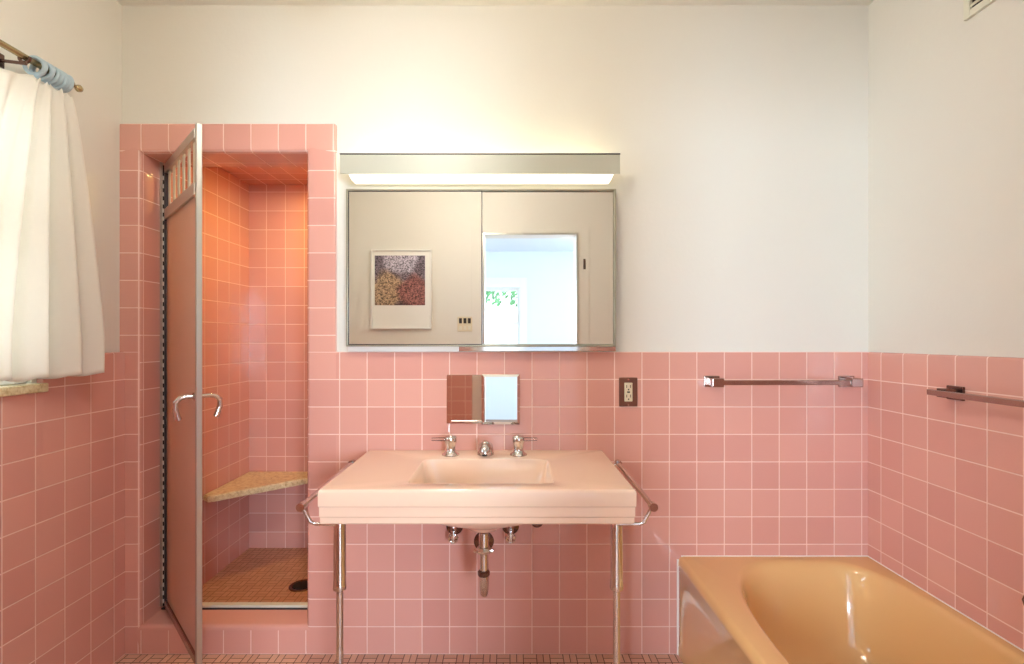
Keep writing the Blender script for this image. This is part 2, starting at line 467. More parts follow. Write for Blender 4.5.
for lo, hi in (((hw[0]-.11, hw[2]-.1), (hw[0], hw[3]+.155)), ((hw[1], hw[2]-.1), (hw[1]+.11, hw[3]+.155)), ((hw[0], hw[3]), (hw[1], hw[3]+.155)), ((hw[0], hw[2]-.1), (hw[1], hw[2]))):
    box(b, (lo[0], HY, lo[1]), (hi[0], HY+.02, hi[1]), .003)
window_2 = struct('window_2', b, 'white')
b = bmn()
for lo, hi in (((hw[0], hw[2]), (hw[0]+.04, hw[3])), ((hw[1]-.04, hw[2]), (hw[1], hw[3])), ((hw[0]+.04, hw[2]), (hw[1]-.04, hw[2]+.05)), ((hw[0]+.04, hw[3]-.045), (hw[1]-.04, hw[3])), ((hw[0]+.04, 1.45), (hw[1]-.04, 1.495))):
    box(b, (lo[0], HY-.07, lo[1]), (hi[0], HY-.03, hi[1]))
obj('sash', b, 'white', window_2)
obj('pane', bx((hw[0]+.04, HY-.052, hw[2]+.05), (hw[1]-.04, HY-.048, hw[3]-.045)), 'glass', window_2)
b = bmn()
for lo, hi in (((-5.2, .8), (-5.15, 2.2)), ((-3.25, .8), (-3.2, 2.2)), ((-5.15, .8), (-3.25, .85)), ((-5.15, 2.15), (-3.25, 2.2)), ((-4.225, .85), (-4.175, 2.15))):
    box(b, (2.63, lo[0], lo[1]), (2.68, hi[0], hi[1]))
struct('added_window_3', b, 'white')  # unseen side window, added to brighten the hall

# ------------------------------------------------------------------ shower stall
uvs = uv_plain(-1.40, .601, 1.655)
struct('wall_shower_left', bx((SXL-.12, RD-.001, 0), (SXL, SYB+.12, SZC+.1)), 'tile', None, uvs)
struct('wall_shower_right', bx((SXR, RD-.001, 0), (SXR+.12, SYB+.12, SZC+.1)), 'tile', None, uvs)
struct('wall_shower_back', bx((SXL-.12, SYB, 0), (SXR+.12, SYB+.12, SZC+.1)), 'tile', None, uvs)
struct('wall_shower_front', bx((OX1+.0, RD-.001, SZF), (SXR, RD+.006, SZC)), 'tile', None, uvs)
struct('ceiling_shower', bx((SXL, RD-.001, SZC), (SXR, SYB, SZC+.1)), 'tile', None, uvs)
struct('floor_shower', bx((SXL, RD-.001, -.05), (SXR, SYB, SZF)), 'sfloor')
# aluminium sill and jamb channel of the door opening
t = bmn(); box(t, (OX0+.001, .121, OZ0), (OX1-.001, .150, OZ0+.006))
tr1 = struct('trim_1', t, 'alu_dark')
obj('sill_strip', bx((OX0+.0125, .124, OZ0+.006), (OX1-.001, .150, OZ0+.0165), .001), 'cream', tr1)
t = bmn(); box(t, (OX0+.0005, .112, OZ0+.017), (OX0+.011, .150, OZ1-.001), .001)
struct('trim_2', t, 'alu')

# corner seat
b = bmn()
prism(b, [(SXL+.001, SYB-.001), (SXL+.001, .478), (SXL+.035, .455), (SXL+.065, .468), (-.985, SYB-.03), (-.975, SYB-.001)], .452, .484)
bmesh.ops.bevel(b, geom=[e for e in b.edges if abs(e.verts[0].co.z-e.verts[1].co.z) < 1e-5], offset=.006, segments=2, affect='EDGES')
tag(obj('corner_shelf', b, 'stone'), 'triangular speckled stone corner shelf low in the shower', 'shelf')

# floor drain
dr = thing('shower_drain', 'round dark metal drain set in the shower floor', 'drain', (-1.011, .469, SZF))
b = bmn(); lathe(b, (-1.011, .469, SZF+.0005), [(.062, 0), (.062, .003), (.058, .005), (.05, .005), (.048, .0035), (.01, .0035)])
obj('drain_rim', b, 'chrome_dark', dr, 40)
b = bmn()
for q in range(-4, 5):
    w = math.sqrt(max(0, .044**2-(q*.010)**2))
    if w > .008: box(b, (-1.011-w, .469+q*.010-.0028, SZF+.0041), (-1.011+w, .469+q*.010+.0028, SZF+.0056))
obj('strainer', b, 'dark', dr)

# recessed lamp in the shower ceiling
lx, ly = -.95, .58
sl = thing('recessed_downlight', 'round warm lamp recessed in the shower ceiling', 'lamp', (lx, ly, SZC))
b = bmn(); lathe(b, (lx, ly, SZC-.0005), [(.075, 0), (.075, -.006), (.066, -.010), (.056, -.006), (.055, -.002)])
obj('trim_ring', b, 'chrome', sl, 40)
b = bmn(); lathe(b, (lx, ly, SZC-.0045), [(.053, 0), (.053, -.002), (.03, -.006), (.004, -.007)])
obj('lens', b, 'showerlamp', sl, 40)

# ------------------------------------------------------------------ shower door, open into the room
ang = -math.atan2(.405, .385)
HX, HYY, HZ0, HZ1 = -1.444, .128, .130, 1.972
dw = .556
sd = thing('shower_door', 'framed frosted glass shower door standing open with slotted top', 'door', (HX, HYY, HZ0), ang)
R = wm(sd)
def loc(bm):                     # local door coordinates -> world (obj() brings them back)
    bm.transform(R); return bm
dh = HZ1-HZ0
obj('hinge_stile', loc(bx((.006, -.010, 0), (.024, .010, dh), .002)), 'alu_dark', sd)
obj('lock_stile', loc(bx((dw-.022, -.009, -.014), (dw, .009, dh+.012), .002)), 'alu', sd)
obj('bottom_rail', loc(bx((.024, -.011, 0), (dw-.024, .011, .030), .002)), 'chrome_worn', sd)
obj('top_rail', loc(bx((.024, -.012, dh-.036), (dw-.024, .012, dh), .002)), 'alu', sd)
obj('middle_rail', loc(bx((.024, -.012, 1.612), (dw-.024, .012, 1.656), .002)), 'alu', sd)
n = 6; g0, g1 = .024, dw-.024; st = (g1-g0)/n
for k in range(n):
    x = g0+st*(k+.5)
    obj('grille_bar', loc(bx((x-.016, -.002, 1.656), (x+.016, .002, dh-.036), .001)), 'cream', sd)
obj('glass_panel', loc(bx((.024, -.003, .030), (dw-.024, .003, 1.612))), 'frosted', sd)
b = bmn(); box(b, (.026, -.0015, -.016), (dw-.002, .0015, 0.0))
obj('bottom_seal', loc(b), 'black', sd)
# long pierced hinge
b = bmn(); lathe(b, (-.001, -.008, 0), [(.0078, 0), (.0078, dh)], 'Z', 12); box(b, (-.003, -.008, 0), (.0055, .008, dh))
hg = obj('piano_hinge', loc(b), 'black', sd, 40)
b = bmn(); k = 0
while .012+k*.034 < dh-.03:
    z = .012+k*.034
    lathe(b, (-.001, -.008, 0), [(.0088, z), (.0088, z+.017)], 'Z', 12); k += 1
obj('knuckles', loc(b), 'white', hg, 40)
# curved pull on each face
for s in (-1, 1):
    zc = .918
    b = bmn()
    lathe(b, (dw-.036, s*.004, zc), [(.014, 0), (.014, .006), (.008, .010)], 'Y', 18, s)
    q = .82 if s < 0 else 1.0
    p = [(dw-.036, s*.008, zc), (dw-.038, s*.038*q, zc+.001), (dw-.042, s*.060*q, zc-.003), (dw-.046, s*.074*q, zc-.017), (dw-.048, s*.075*q, zc-.040), (dw-.049, s*.068*q, zc-.062), (dw-.049, s*.062*q, zc-.078)]
    tube(b, p, [.008, .008, .0085, .0085, .0085, .0095, .0105], 14)
    obj('pull_handle', loc(b), 'chrome', sd, 50)

# ------------------------------------------------------------------ console sink
KX0, KX1, KY, KT, KB = -.561, .369, -.531, .807, .704
KC = (KX0+KX1)/2
sink = thing('console_sink', 'pink porcelain console sink on two slim chrome legs', 'sink', (KC, -.26, 0))
BX0, BX1, BY0, BY1 = -.315, .138, -.464, -.148
bc = ((BX0+BX1)/2, (BY0+BY1)/2); ba = ((BX1-BX0)/2, (BY1-BY0)/2)
NA = 128
def rect_ring(x0, x1, y0, y1, c, n=NA, r=0.0):
    out = []
    for k in range(n):
        a = 2*PI*k/n+PI/n
        dx, dy = math.cos(a), math.sin(a)
        # superellipse-like square sampling keeps points spread on the sides
        tx = (x1-c[0])/dx if dx > 1e-9 else ((x0-c[0])/dx if dx < -1e-9 else 1e9)
        ty = (y1-c[1])/dy if dy > 1e-9 else ((y0-c[1])/dy if dy < -1e-9 else 1e9)
        t_ = min(tx, ty); out.append((c[0]+dx*t_, c[1]+dy*t_))
    return out
def corner_snap(ring, x0, x1, y0, y1):
    ring = [list(p) for p in ring]
    for cx_ in (x0, x1):
        for cy_ in (y0, y1):
            i = min(range(len(ring)), key=lambda q: (ring[q][0]-cx_)**2+(ring[q][1]-cy_)**2)
            ring[i] = [cx_, cy_]
    return [tuple(p) for p in ring]
def super_ring(c, al, ar, bb, nl, nr, angs):
    out = []
    for a in angs:
        dx, dy = math.cos(a), math.sin(a)
        A = ar if dx >= 0 else al; n_ = nr if dx >= 0 else nl
        t_ = (abs(dx/A)**n_+abs(dy/bb)**n_)**(-1/n_)
        out.append((c[0]+dx*t_, c[1]+dy*t_))
    return out
def loft(b, rings, cap=True, cap0=False):
    vr = [[b.verts.new(p) for p in r] for r in rings]
    n = len(vr[0])
    for A, B in zip(vr, vr[1:]):
        for k in range(n): b.faces.new((A[k], A[(k+1) % n], B[(k+1) % n], B[k]))
    if cap: b.faces.new(vr[-1])
    if cap0: b.faces.new(vr[0][::-1])
    return vr
def slab_ring(inset, z, side=True):
    x0, x1, y0, y1 = KX0+inset, KX1-inset, KY+inset, -.0015
    r = corner_snap(rect_ring(x0, x1, y0, y1, bc), x0, x1, y0, y1)
    return [(p[0], p[1], z) for p in r]
rings = []
for ins, z in ((.05, KB+.004), (.008, KB), (.005, KB+.004), (.005, .7245), (.003, .7275), (.003, .7555), (.0005, .758), (.0, .797), (.002, .803), (.0055, .8064), (.010, KT)):
    rings.append(slab_ring(ins, z))
angs = [math.atan2(p[1]-bc[1], p[0]-bc[0]) for p in rings[-1]]
def bowl(s, z, dx=0, dy=0, n_=9, kx=1, ky=1):
    r = super_ring((bc[0]+dx, bc[1]+dy), ba[0]*s*kx, ba[0]*s*kx, ba[1]*s*ky, n_, n_, angs)
    return [(p[0], p[1], z) for p in r]
for s, z, n_ in ((1.015, KT, 16), (1.0, KT-.0012, 16), (.99, KT-.005, 16), (.975, KT-.02, 14), (.92, KT-.07, 10), (.82, KT-.115, 6), (.74, KT-.140, 5), (.55, KT-.152, 3.5), (.25, KT-.158, 2.2), (.07, KT-.160, 2)):
    rings.append(bowl(s, z, 0, 0, n_))
b = bmn(); loft(b, rings)
obj('basin_slab', b, 'porcelain', sink, 28)
b = bmn()
loft(b, [bowl(.98, KB+.006, 0, 0, 5), bowl(.90, KB-.02, 0, 0, 4), bowl(.74, KB-.046, 0, 0, 3), bowl(.42, KB-.072, 0, 0, 2.4), bowl(.27, KB-.085, 0, 0, 2), bowl(.20, KB-.096, 0, 0, 2), bowl(.1, KB-.103, 0, 0, 2)], True, True)
obj('bowl_underside', b, 'porcelain', sink, 60)
b = bmn(); lathe(b, (bc[0], bc[1], KT-.1595), [(.026, 0), (.026, .002), (.02, .003), (.012, .0005)]); obj('drain_ring', b, 'chrome', sink, 40)
for x in (-.509, .319):
    b = bmn()
    lathe(b, (x, -.492, 0), [(.0195, .500), (.0205, .506), (.0195, .516), (.0185, .530), (.0182, .62), (.0175, KB)])
    lg = obj('leg', b, 'chrome', sink, 40)
    b = bmn()
    lathe(b, (x, -.492, 0), [(.021, .0), (.021, .006), (.0115, .014), (.0105, .02), (.0105, .494), (.014, .497), (.014, .4995)])
    obj('lower_leg', b, 'chrome', lg, 40)
for s in (-1, 1):
    xb = KC+s*.514; xs_ = KC+s*.452
    b = bmn()
    tube(b, [(xb, -.530, .757), (xb, -.038, .766)], .0085, 14)
    tb = obj('towel_bar', b, 'chrome', sink, 40)
    b = bmn()
    p = [(KC+s*.42, -.505, KB-.006), (KC+s*.478, -.510, KB-.004), (KC+s*.492, -.514, KB+.004), (xb-s*.006, -.520, .745), (xb, -.522, .757)]
    tube(b, p, .0055, 10)
    lathe(b, (xb, -.5305, .757), [(.0125, -.006), (.0125, .014), (.009, .018)], 'Y', 18)
    obj('front_bracket', b, 'chrome', tb, 40)
    b = bmn()
    lathe(b, (xb, -.042, .766), [(.0125, -.012), (.0125, .008), (.009, .012)], 'Y', 18)
    tube(b, [(xb, -.040, .766), (xb-s*.02, -.040, .752), (KC+s*.462, -.040, .750)], .0055, 10)
    obj('rear_bracket', b, 'chrome', tb, 40)

# faucet set on the sink deck
fz = KT+.0005
fau = thing('faucet', 'chrome faucet set with a stubby spout between two lever handles', 'faucet', (-.093, -.085, fz))
b = bmn()
lathe(b, (-.093, -.075, fz), [(.032, 0), (.032, .004), (.030, .012), (.029, .024), (.026, .038), (.016, .047), (.002, .050)])
tube(b, [(-.093, -.075, fz+.026), (-.093, -.10, fz+.033), (-.093, -.122, fz+.030), (-.093, -.136, fz+.020), (-.093, -.139, fz+.012)], [.026, .025, .024, .020, .015], 20)
sp = obj('spout', b, 'chrome', fau, 45)
b = bmn(); lathe(b, (-.093, -.1388, fz+.0125), [(.0095, -.001), (.0095, .004), (.003, .004)], 'Z', 18, -1); obj('aerator', b, 'dark', sp, 40)
for s, hx in ((-1, -.225), (1, .032)):
    b = bmn()
    lathe(b, (hx, -.085, fz), [(.033, 0), (.033, .003), (.028, .007), (.021, .012), (.018, .022), (.019, .034), (.021, .046), (.0235, .052), (.0235, .066), (.020, .071), (.004, .074)])
    h = obj('valve_handle', b, 'chrome', fau, 45)
    b = bmn()
    tube(b, [(hx+s*.010, -.086, fz+.059), (hx+s*.045, -.094, fz+.061), (hx+s*.070, -.100, fz+.062)], [.0075, .0065, .0055], 12)
    obj('lever', b, 'acrylic', h, 45)

# trap and valves under the sink
tx = -.088
tr = thing('drain_trap', 'chrome waste pipe and trap hanging below the pink sink bowl', 'pipe', (tx, -.16, .37))
b = bmn()
ty = bc[1]
lathe(b, (tx, ty, 0), [(.0165, .545), (.0165, .597)]); lathe(b, (tx, ty, 0), [(.013, .462), (.013, .545)])
obj('tailpiece', b, 'chrome', tr, 40)
b = bmn(); lathe(b, (tx, ty, 0), [(.016, .528), (.024, .531), (.026, .540), (.022, .549), (.017, .551)], seg=8); box(b, (tx-.034, ty-.006, .530), (tx+.034, ty+.006, .541), .003)
obj('upper_nut', b, 'chrome', tr, 30)
b = bmn(); lathe(b, (tx, ty, 0), [(.0165, .452), (.0205, .455), (.0205, .467), (.0165, .471)], seg=8)
obj('slip_nut', b, 'chrome_dark', tr, 30)
b = bmn()
p = [(tx, ty, .454), (tx, ty, .42)] + arc((tx, ty+.045, .414), .045, 180, 270, 6, 'yz') + arc((tx, ty+.115, .414), .045, 270, 360, 6, 'yz')[0:5] + arc((tx, -.09, .392), .055, 180, 90, 6, 'yz')[1:] + [(tx, -.004, .447)]
p = [(tx, ty, .454), (tx, ty, .42)] + arc((tx, ty+.05, .420), .045, 180, 360, 10, 'yz')[1:] + [(tx-.001, ty+.097, .428)] + arc((tx-.003, ty+.117, .427), .02, 180, 90, 5, 'yz')[1:] + [(tx-.014, -.012, .447)]
tube(b, p, .0145, 16)
obj('trap_bend', b, 'chrome', tr, 50)
b = bmn(); lathe(b, (tx-.015, -.001, .447), [(.040, 0), (.039, .004), (.026, .011), (.017, .014)], 'Y', 28, -1)
obj('wall_flange', b, 'chrome_dark', tr, 40)
for vx, lab in ((-.218, 'small chrome shut-off valve under the sink, nearer the shower'), (.002, 'small chrome shut-off valve under the sink, between trap and capped flange')):
    v = thing('shutoff_valve', lab, 'valve', (vx, 0, .51), 0, 'shut-off valves under the sink')
    b = bmn(); lathe(b, (vx, -.001, .508), [(.034, 0), (.033, .005), (.022, .012), (.012, .014)], 'Y', 24, -1); obj('flange', b, 'chrome_dark', v, 40)
    b = bmn(); tube(b, [(vx, -.008, .512), (vx, -.060, .512)], .0085, 12); lathe(b, (vx, -.045, .500), [(.011, -.004), (.013, 0), (.013, .024), (.009, .030)]); obj('valve_body', b, 'chrome_worn', v, 40)
    b = bmn(); tube(b, [(vx, -.045, .528), (vx+.01, -.05, .58), (vx+(.03 if vx < -.1 else -.03), -.07, .66), (vx+(.03 if vx < -.1 else -.03), -.08, .700)], .005, 10); obj('supply_tube', b, 'chrome_worn', v, 60)
    b = bmn()
    tube(b, arc((vx, -.066, .484), .015, 0, 345, 14, 'xz'), .006, 8, closed=False); box(b, (vx-.006, -.072, .470), (vx+.006, -.058, .514), .002)
    obj('valve_handle', b, 'chrome', v, 40)
b = bmn(); lathe(b, (.107, -.001, .527), [(.026, 0), (.025, .004), (.017, .012), (.006, .013)], 'Y', 24, -1)
tag(obj('pipe_cap', b, 'chrome_dark', None, 40), 'round dark capped flange on pink tile under the right of the sink', 'pipe cap')

# ------------------------------------------------------------------ bathtub
UX0, UX1, UY0, UY1, UZ = .664, TXR-.002, -1.52, -.002, .388
uc = (1.06, -.76)
N2 = 180
angs = [2*PI*(k+.5)/N2 for k in range(N2)]
def out_ring(ix, z, iy=0):
    x0, x1, y0, y1 = UX0+ix, UX1, UY0+ix, UY1
    r = corner_snap(rect_ring(x0, x1, y0, y1, uc, N2), x0, x1, y0, y1)
    return [(p[0], p[1], z) for p in r]
def in_ring(s, z, dy=0, nl=2.7, nr=5, e=1.0):
    r = super_ring((uc[0], uc[1]+dy), .315*s, .318*s, .712*s*e, nl, nr, angs)
    return [(p[0], p[1], z) for p in r]
b = bmn()
rings = [out_ring(.0, .001), out_ring(0, .03), out_ring(.006, .05), out_ring(.006, .345), out_ring(.0, .352), out_ring(0, .366), out_ring(.003, .377), out_ring(.010, .385), out_ring(.020, UZ),
         in_ring(1.03, UZ), in_ring(1.01, UZ-.002), in_ring(.993, UZ-.008), in_ring(.978, UZ-.02), in_ring(.955, UZ-.06), in_ring(.93, .25, 0, 2.8, 4.6, .99), in_ring(.895, .15, 0, 2.9, 4.2, .98),
         in_ring(.85, .095, 0, 3, 4, .97), in_ring(.78, .068, 0, 3, 3.6, .97), in_ring(.6, .056, 0, 2.8, 3, 1), in_ring(.3, .052, 0, 2.4, 2.4), in_ring(.06, .05, 0, 2, 2)]
loft(b, rings)
tubr = thing('bathtub', 'tan enamel bathtub set against the pink tiled corner', 'bathtub', (1.04, -.76, 0))
obj('tub_shell', b, 'tub', tubr, 50)
b = bmn(); box(b, (UX0-.005, -.005, .0), (UX0+.002, -.0005, UZ-.012)); box(b, (UX0+.012, -.004, UZ-.002), (UX1, -.0005, UZ+.0025)); box(b, (UX1-.003, UY0, UZ-.002), (UX1+.0015, -.0005, UZ+.0025))
obj('caulk_line', b, 'caulk', tubr)
b = bmn(); lathe(b, (uc[0], -.25, .0585), [(.03, 0), (.03, .002), (.022, .003), (.012, .001)]); obj('drain_ring', b, 'chrome', tubr, 40)

# valve over the tub on the side wall
tv = thing('tub_valve', 'dark chrome valve handle on the side wall above the tub', 'valve', (TXR, -.684, .555))
b = bmn(); lathe(b, (TXR-.0005, -.684, .555), [(.042, 0), (.041, .005), (.025, .012), (.014, .014), (.014, .030)], 'X', 24, -1); obj('mounting_flange', b, 'chrome_dark', tv, 40)
b = bmn(); lathe(b, (TXR-.030, -.684, .555), [(.014, 0), (.024, .004), (.026, .014), (.022, .024), (.006, .026)], 'X', 8, -1); obj('valve_handle', b, 'chrome_dark', tv, 30)

# ------------------------------------------------------------------ mirror cabinet
CX0, CX1, CZ0, CZ1 = -.636, .412, 1.217, 1.829
cab = thing('mirror_cabinet', 'wall mirror cabinet with two sliding mirror doors and thin metal frame', 'cabinet', ((CX0+CX1)/2, .011, 1.197))
obj('body', bx((CX0+.003, -.022, 1.1975), (CX1-.003, .0115, CZ1-.003)), 'white', cab)
b = bmn()
fw = .007
box(b, (CX0, -.038, CZ0), (CX0+fw, .0115, CZ1), .001); box(b, (CX1-fw, -.038, CZ0), (CX1, .0115, CZ1), .001)
box(b, (CX0+fw, -.038, CZ1-fw), (CX1-fw, .0115, CZ1), .001); box(b, (CX0+fw, -.038, CZ0), (CX1-fw, .0115, CZ0+.006), .001)
obj('frame', b, 'frame', cab)
b = bmn(); box(b, (-.20, -.034, 1.199), (CX1-.001, -.0225, 1.2165), .001); obj('track', b, 'chrome', cab)
mx_ = -.108; zb, zt = CZ0+.0065, CZ1-fw-.0005
for x0, x1, y in ((CX0+fw+.0005, mx_, -.034), (mx_-.004, CX1-fw-.0005, -.026)):
    d = obj('mirror_door', bx((x0+.003, y, zb+.003), (x1-.003, y+.005, zt-.003)), 'mirror', cab)
    b = bmn(); yy0, yy1 = y-.0012, y+.0062
    box(b, (x0, yy0, zb), (x0+.0028, yy1, zt)); box(b, (x1-.0028, yy0, zb), (x1, yy1, zt))
    box(b, (x0+.0028, yy0, zb), (x1-.0028, yy1, zb+.0028)); box(b, (x0+.0028, yy0, zt-.0028), (x1-.0028, yy1, zt))
    obj('edge_strip', b, 'alu_dark' if x1 == mx_ else 'frame', d)

# strip light above it
LX0, LX1 = -.6375, .4125
lamp = thing('strip_light', 'long metal strip light glowing above the mirror cabinet', 'lamp', ((LX0+LX1)/2, .011, 1.86))
b = bmn(); box(b, (LX0, -.104, 1.866), (LX1, -.101, 1.938), .001); box(b, (LX0, -.1008, 1.930), (LX1, -.094, 1.9325), .0006)
shd = obj('shade', b, 'lampmetal', lamp)
obj('lip', bx((LX0-.001, -.1055, 1.9382), (LX1+.001, -.093, 1.9425)), 'alu_dark', shd)
obj('back_plate', bx((LX0+.05, -.012, 1.872), (LX1-.05, .0115, 1.925), .002), 'white', lamp)
for x in (LX0+.06, LX1-.06, (LX0+LX1)/2):
    b = bmn(); box(b, (x-.006, -.101, 1.895), (x+.006, -.012, 1.905)); obj('bracket', b, 'alu', lamp)
b = bmn(); tube(b, [(LX0+.03, -.055, 1.922), (LX1-.03, -.055, 1.922)], .008, 12); obj('lamp_tube', b, 'tubeglow', lamp, 60)
b = bmn()
prof = [(-.098, 1.866), (-.022, 1.866), (-.040, 1.846), (-.088, 1.846)]
va = [b.verts.new((LX0+.030 + (.010 if z < 1.853 else 0), y, z)) for y, z in prof]; vb = [b.verts.new((LX1-.022 - (.010 if z < 1.853 else 0), y, z)) for y, z in prof]
b.faces.new(va); b.faces.new(vb[::-1])
for i in range(4): b.faces.new((va[i], vb[i], vb[(i+1) % 4], va[(i+1) % 4]))
obj('lens', b, 'lens', lamp)

# ------------------------------------------------------------------ wall fittings
# chrome toothbrush holder
th = thing('toothbrush_holder', 'chrome recessed toothbrush holder in the tile below the mirror cabinet', 'holder', (-.11, 0, 1.0))
b = bmn(); box(b, (-.250, -.004, .912), (-.108, -.0005, 1.105), .0012); obj('mounting_plate', b, 'plate', th)
fp = [o for o in th.children][0]
b = bmn(); box(b, (-.232, -.010, .916), (-.108, -.0042, .924), .001); obj('ledge', b, 'chrome', fp)
b = bmn()
vo = [(-.112, .910), (.038, .910), (.038, 1.107), (-.112, 1.107)]; iv = .010
vi = [(-.112+iv, .910+iv), (.038-iv, .910+iv), (.038-iv, 1.107-iv), (-.112+iv, 1.107-iv)]
A = [b.verts.new((x, -.0045, z)) for x, z in vo]; B = [b.verts.new((x, -.009, z)) for x, z in vo]; C_ = [b.verts.new((x, -.0125, z)) for x, z in vi]
b.faces.new(A[::-1]); b.faces.new(C_)
for i in range(4):
    j = (i+1) % 4
    b.faces.new((A[i], A[j], B[j], B[i])); b.faces.new((B[i], B[j], C_[j], C_[i]))
obj('revolving_plate', b, 'mirror', th)

# electric outlet
ot = thing('wall_outlet', 'electric outlet with a brown metal plate on pink tile', 'outlet', (.466, 0, 1.037))
obj('cover_plate', bx((.430, -.0065, .980), (.503, -.0005, 1.094), .003), 'brown', ot)
b = bmn(); box(b, (.4505, -.0095, 1.000), (.4825, -.006, 1.074), .002); rc = obj('receptacle', b, 'ivory', ot)
b = bmn()
for zc in (1.056, 1.018):
    box(b, (.458, -.0103, zc-.002), (.4605, -.009, zc+.009)); box(b, (.4725, -.0103, zc-.002), (.475, -.009, zc+.009)); lathe(b, (.4665, -.0095, zc-.009), [(.003, -.001), (.003, .0008)], 'Y', 12, -1)
box(b, (.461, -.0103, 1.034), (.472, -.009, 1.040))
obj('slots', b, 'dark', rc)
for z in (.987, 1.087):
    b = bmn(); lathe(b, (.4665, -.0062, z), [(.0035, 0), (.003, .0015)], 'Y', 12, -1); obj('screw', b, 'chrome', ot)

def towel_bar(p0, p1, posts, out, label, wrap):
    """p0,p1 bar ends; posts = positions along the wall; out = unit vector off the wall"""
    t = thing('towel_rail', label, 'towel bar', tuple((Vector(p0)+Vector(p1))/2))
    out = Vector(out); along = (Vector(p1)-Vector(p0)).normalized()
    def ob(c, hl, ho, hz, bm):
        c = Vector(c); d = along*hl+out*ho
        lo = [min(c[i]-abs(d[i]), c[i]+abs(d[i])) for i in range(3)]; hi = [max(c[i]-abs(d[i]), c[i]+abs(d[i])) for i in range(3)]
        lo[2], hi[2] = c[2]-hz, c[2]+hz
        box(bm, lo, hi, .0018)
    c = (Vector(p0)+Vector(p1))/2; L_ = (Vector(p1)-Vector(p0)).length/2
    b = bmn(); ob(c, L_, .008, .009, b); obj('bar', b, 'chrome_worn', t)
    for w in posts:
        w = Vector(w)
        b = bmn(); ob(w+out*.005, .030, .0045, .022, b); ob(w+out*.030, .017, .022, .014, b)
        if wrap: ob(w+out*.060, .022, .013, .0165, b)
        obj('post', b, 'chrome_worn' if wrap else 'chrome_dark', t)
    return t
towel_bar((.79, -.060, 1.079), (1.345, -.060, 1.079), [(.795, 0, 1.079), (1.325, 0, 1.079)], (0, -1, 0), 'square chrome towel bar on the pink wall right of the outlet', True)
towel_bar((TXR-.060, -.368, 1.076), (TXR-.060, -1.05, 1.076), [(TXR, -.404, 1.076), (TXR, -.985, 1.076)], (-1, 0, 0), 'square chrome towel bar on the side wall above the bathtub', False)

# vent grille high on the right wall
vt = thing('wall_vent', 'cream louvred vent high on the right wall', 'vent', (XR, -.58, 2.34))
b = bmn(); y0, y1, z0, z1 = -.76, -.427, 2.238, 2.44
box(b, (XR-.012, y0, z0), (XR-.0005, y0+.022, z1), .002); box(b, (XR-.012, y1-.022, z0), (XR-.0005, y1, z1), .002)
box(b, (XR-.012, y0+.022, z0), (XR-.0005, y1-.022, z0+.022), .002); box(b, (XR-.012, y0+.022, z1-.022), (XR-.0005, y1-.022, z1), .002)
obj('frame', b, 'cream', vt)
obj('backing', bx((XR-.003, y0+.022, z0+.022), (XR-.0005, y1-.022, z1-.022)), 'dark', vt)
for k in range(7):
    z = z0+.034+k*.0215
    b = bmn()
    q = [(XR-.011, z-.004), (XR-.0045, z+.008), (XR-.0035, z+.007), (XR-.010, z-.006)]
    A = [b.verts.new((x, y0+.022, zz)) for x, zz in q]; B = [b.verts.new((x, y1-.022, zz)) for x, zz in q]
    b.faces.new(A); b.faces.new(B[::-1])
    for i in range(4): b.faces.new((A[i], B[i], B[(i+1) % 4], A[(i+1) % 4]))
    obj('slat', b, 'cream', vt)

# ------------------------------------------------------------------ curtain, rod and rings
RXX, RZ = -1.465, 2.098
rod = thing('curtain_rod', 'slim brass curtain rod with a ball end above the left window', 'curtain rod', (RXX, -.8, RZ))
b = bmn(); tube(b, [(RXX, -.315, RZ), (RXX, -1.5, RZ)], .0095, 16); obj('rod', b, 'brass', rod, 40)
b = bmn(); lathe(b, (RXX, -.315, RZ), [(.011, -.004), (.013, 0), (.011, .004), (.006, .008), (.005, .018), (.009, .022), (.0125, .030), (.009, .039), (.002, .043)], 'Y', 20); obj('finial', b, 'brass', rod, 40)
for y in (-.478, -1.42):
    b = bmn(); box(b, (XL+.0005, y-.012, RZ-.03), (XL+.006, y+.012, RZ+.012), .002); tube(b, [(XL+.005, y, RZ-.010), (RXX+.004, y, RZ-.0195)], .005, 10); tube(b, arc((RXX, y, RZ), .0165, 180, 360, 8, 'xz'), .005, 8)
    obj('bracket', b, 'chrome_dark', rod, 40)
b = bmn(); rr = .0255
tube(b, [(rr*math.cos(2*PI*k/28), 0, rr*math.sin(2*PI*k/28)) for k in range(28)], .0058, 10, False, True)
ring0 = None
names = ['first', 'second', 'third', 'fourth', 'fifth', 'sixth', 'seventh', 'eighth', 'ninth']
for k in range(9):
    if ring0 is None: r_ = ring0 = obj('curtain_ring', b, 'ring', None, 180)
    else:
        r_ = ring0.copy(); COL.objects.link(r_)
    r_.location = (RXX, -.336-.0138*k, RZ-.0095); r_.rotation_euler = (random.uniform(-.18, .18), 0, random.uniform(-.25, .25))
    tag(r_, 'pale blue-grey curtain ring, %s of nine from the ball end of the rod' % names[k], 'curtain ring', 'curtain rings on the brass rod')

